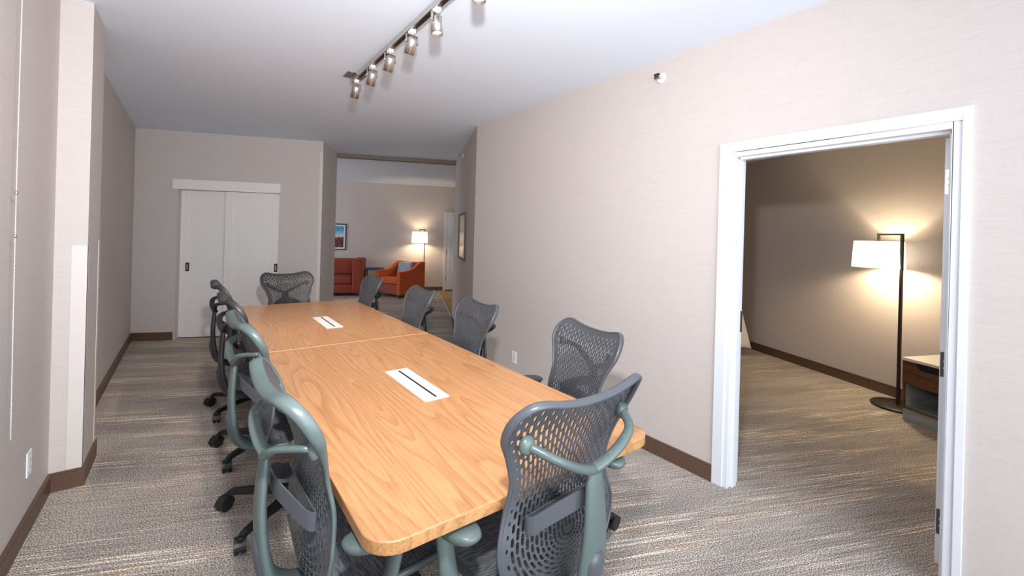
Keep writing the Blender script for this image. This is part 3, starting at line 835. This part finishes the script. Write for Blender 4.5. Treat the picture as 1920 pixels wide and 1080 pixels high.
# side table
st_ = empty('side_table', G(-.835, 11.08), WA); tag(st_, 'small navy blue side table between the sofa and armchair', 'side table')
MB().box((-.19, -.19, .575), (.23, .20, .615)).build('tabletop', M_navy, st_, bevel=.003)
for sx in (-.178, .218):
    for sy in (-.178, .188): MB().box((sx-.012, sy-.012, 0), (sx+.012, sy+.012, .576)).build('leg', M_bronze, st_)
MB().box((-.166, -.184, .02), (.206, -.172, .035)).box((-.166, .182, .02), (.206, .194, .035)).build('stretcher', M_bronze, st_)

def floor_lamp(loc, rz, label, zs, rs, zp, power, base_r=.15, off=.21, col=(1, .80, .52)):
    """pole at origin, shade off to local -x"""
    e = empty('floor_lamp', loc, rz); tag(e, label, 'lamp')
    MB().lathe([(base_r, 0.0), (base_r, .014), (base_r-.006, .020), (.0001, .021)], 48).build('base', M_bronze, e)
    MB().box((-.011, -.011, .018), (.011, .011, zp)).build('pole', M_bronze, e, bevel=.002)
    MB().box((-off-.011, -.011, zp-.018), (-.0115, .011, zp)).box((-off-.009, -.009, zs[1]-.02), (-off+.009, .009, zp-.0185)).build('bracket_arm', M_bronze, e, bevel=.001)
    n = 40; th = .002; r0, r1 = rs
    sh = MB().lathe([(r0, zs[0]), (r1, zs[1])], n, Matrix.Translation((-off, 0, 0)))
    sh.f = [f for f in sh.f if len(f) == 4]; sh.sm = [True]*len(sh.f)
    s_ = sh.build('lamp_shade', M_shade, e); md = s_.modifiers.new('s', 'SOLIDIFY'); md.thickness = .002; bake(s_)
    sk = MB()
    for k_ in range(3):
        a = 2*PI*k_/3; sk.tube([(-off, 0, zs[1]-.012), (-off+cos(a)*(r1-.001), sin(a)*(r1-.001), zs[1]-.012)], .0025, 6)
    sk.build('shade_spider', M_bronze, s_)
    MB().ball((-off, 0, (zs[0]+zs[1])/2), .03, 14, 10).build('bulb', M_bulb, e)
    lp_ = light('floor_lamp_light', 'POINT', (0, 0, 0), power, col, .045)
    M = Matrix.Translation(Vector(loc)) @ Matrix.Rotation(rz, 4, 'Z'); lp_.location = M @ Vector((-off, 0, zs[0]+.085))
    return e
floor_lamp(G(.365, 11.12), WA, 'lit floor lamp with white shade behind the orange armchair', (1.25, 1.535), (.20, .187), 1.60, 16, off=.125)
floor_lamp(G(4.43, 3.02), WA+PI/2+PI, 'lit floor lamp with white shade and dark pole in the bedroom', (1.275, 1.53), (.205, .19), 1.605, 30, base_r=.20, off=.205)

# framed pictures
def picture(name, M, w, h, label, art, matw=.035, fm=M_black, fw=.025, coat=0):
    e = empty(name, (0, 0, 0)); e.matrix_world = M; tag(e, label, 'picture')
    f_ = MB()
    for (a, b, c, d) in ((-w/2, -h/2, w/2, -h/2+fw), (-w/2, h/2-fw, w/2, h/2), (-w/2, -h/2+fw, -w/2+fw, h/2-fw), (w/2-fw, -h/2+fw, w/2, h/2-fw)):
        f_.box((a, 0.0005, b), (c, .024, d))
    f_.build('picture_frame', fm, e)
    MB().box((-w/2+fw, .001, -h/2+fw), (w/2-fw, .012, h/2-fw)).build('picture_mat', M_linen, e)
    MB().box((-w/2+fw+matw, .0115, -h/2+fw+matw), (w/2-fw-matw, .0132, h/2-fw-matw)).build('picture_print', art, e)
    return e
M_art = mat('landscape_print', (.3, .3, .3), .5); k = N(M_art)
tc = k.n('ShaderNodeTexCoord'); sp_ = k.n('ShaderNodeSeparateXYZ'); k.l(tc.outputs['Object'], sp_.inputs[0])
nz = k.noise(k.coords((9, 1, 3)), 1, 4, .6)
zz = k.math('ADD', sp_.outputs[2], k.math('MULTIPLY', k.math('SUBTRACT', nz, .5), .12))
sky = k.ramp(k.math('MULTIPLY_ADD', sp_.outputs[2], 1.7, .45), [(.30, (.85, .42, .22)), (.50, (.62, .62, .60)), (.72, (.05, .42, .72)), (1.0, (.01, .28, .60))])
gn = k.noise(k.coords((18, 1, 26)), 1, 4, .7)
land = k.ramp(gn, [(.40, (.012, .008, .014)), (.56, (.12, .025, .012)), (.68, (.75, .14, .03))])
msk = k.ramp(k.math('MULTIPLY_ADD', zz, 10.0, .6), [(.45, 1.0), (.55, 0.0)])
c_ = k.mix(msk, sky, land)
br = k.noise(k.coords((26, 1, 22)), 1, 3, .6)
bm_ = k.math('MULTIPLY', k.ramp(br, [(.55, 0.0), (.60, 1.0)]), k.ramp(k.math('MULTIPLY_ADD', sp_.outputs[2], 6.0, -.35), [(.45, 0.0), (.6, 1.0)]))
k.col(k.mix(bm_, c_, (.01, .01, .015)))
def wall_mat(p, nrm):
    n_ = Vector(nrm).normalized(); t_ = Vector((n_.y, -n_.x, 0))
    return Matrix(((t_.x, n_.x, 0, p[0]), (t_.y, n_.y, 0, p[1]), (0, 0, 1, p[2]), (0, 0, 0, 1)))
pA = G(-1.80, 11.41, 1.355); picture('framed_picture', wall_mat(pA, -EY), .50, .655, 'black-framed landscape print with blue sky on the living room far wall', M_art, .04)
M_art2 = mat('muted_print', (.2, .2, .16), .22, spec=.35); k = N(M_art2)
tc = k.n('ShaderNodeTexCoord'); sp_ = k.n('ShaderNodeSeparateXYZ'); k.l(tc.outputs['Object'], sp_.inputs[0])
g1 = k.ramp(k.math('MULTIPLY_ADD', sp_.outputs[2], 1.9, .5), [(.1, (.30, .20, .13)), (.42, (.20, .13, .085)), (.5, (.14, .12, .085)), (.85, (.16, .19, .155)), (1.0, (.30, .25, .19))])
st2 = k.ramp(k.noise(k.coords((40, 1, 3)), 1, 3), [(.4, .6), (.62, 1.2)]); k.col(k.mix(1.0, g1, st2, 'MULTIPLY'))
f0 = (q1-q0).length; pm = q0 + nPR*(f0*.475)
pm = Vector((pm.x, pm.y, 1.465)); picture('framed_picture', wall_mat(pm, nn), .80, .65, 'dark-framed glazed print on the passage wall', M_art2, .012, M_bronze, .022)

# ------------------------------------------------------------------ bedroom furniture
ns = empty('nightstand', G(4.149, 2.80), WA); tag(ns, 'walnut nightstand with white top beside the bedroom floor lamp', 'nightstand')
D_, W_ = .45, .56
MB().box((-.006, -W_, .512), (D_, .006, .536)).build('top', M_whitetop, ns, bevel=.002)
# drawer front with an angled finger notch cut from its top edge
poly = [(0, .312), (-W_, .312), (-W_, .508), (-W_+.12, .508), (-W_+.15, .455), (-.13, .455), (-.085, .508), (0, .508)]
Mf = Matrix(((0, 0, 1, 0), (1, 0, 0, 0), (0, 1, 0, 0), (0, 0, 0, 1)))
dr = MB().prism(poly, 0, .018, Mf).build('drawer', M_night, ns)
MB().box((.0, -W_+.12, .44), (.004, -.085, .456)).build('drawer_lip', M_night, dr) if False else None
cc = MB().box((.022, -W_+.01, .325), (D_-.02, -.01, .50)); cc.build('drawer_box', M_black, ns)
mb = MB(); mb.box((.004, -.016, .10), (D_, 0, .510)).box((.004, -W_, .10), (D_, -W_+.016, .510)).box((.004, -W_+.016, .10), (D_, -.016, .118)).build('carcass', M_night, ns)
MB().box((D_-.012, -W_+.016, .118), (D_-.002, -.016, .51)).box((.02, -.020, .118), (D_-.012, -.0165, .31)).box((.02, -W_+.0165, .118), (D_-.012, -W_+.02, .31)).box((.02, -W_+.02, .1185), (D_-.012, -.02, .122)).build('cubby_lining', M_greylam, ns)
MB().box((.012, -W_+.005, 0), (D_-.01, -.003, .10)).box((.006, -W_+.06, .0), (.012, -.06, .07)).build('plinth', M_greylam, ns)
# bed seen only by a hanging corner of its cover
bd = empty('bed', G(3.55, 5.75), WA); tag(bd, 'bed with white bedding, just showing past the left door jamb', 'bed')
x1c, y0c = .78, -.92
softbox(-.80, -.90, .12, x1c-.03, 1.05, .36, .03).build('bed_base', M_bronze, bd)
softbox(-.80, -.91, .36, x1c-.02, 1.05, .56, .06).build('mattress', M_linen, bd)
# draped cover with folds
vs, fs = [], []; U_ = 70; Vn = 10
per = [(-.82, y0c)] ; ln = []
L1_, L2_ = 1.58, 1.95
for i in range(U_+1):
    d = (L1_+L2_)*i/U_
    for j in range(Vn+1):
        tt = j/Vn; fold = .016*sin(i*1.9)*tt+.01*sin(i*.8+1)*tt; fl = .09*tt*math.exp(-((d-L1_)/.22)**2)
        if d <= L1_: x, y, nx, ny = -.80+d, y0c, 0, -1
        else: x, y, nx, ny = x1c, y0c+(d-L1_), 1, 0
        if abs(d-L1_) < .12: nx, ny = .7, -.7
        o2 = fold+fl*1.0+.02*tt
        vs.append((x+nx*o2, y+ny*o2, .585-tt*(.50-.02*sin(i*.9))))
for i in range(U_):
    for j in range(Vn):
        a = i*(Vn+1)+j; fs.append((a, a+1, a+Vn+2, a+Vn+1))
cvr = MB().add(vs, fs, True); 
cvr.box((-.80, y0c, .56), (x1c, 1.05, .588))
o = cvr.build('bed_cover', M_linen, bd); md = o.modifiers.new('s', 'SOLIDIFY'); md.thickness = .008; bake(o)
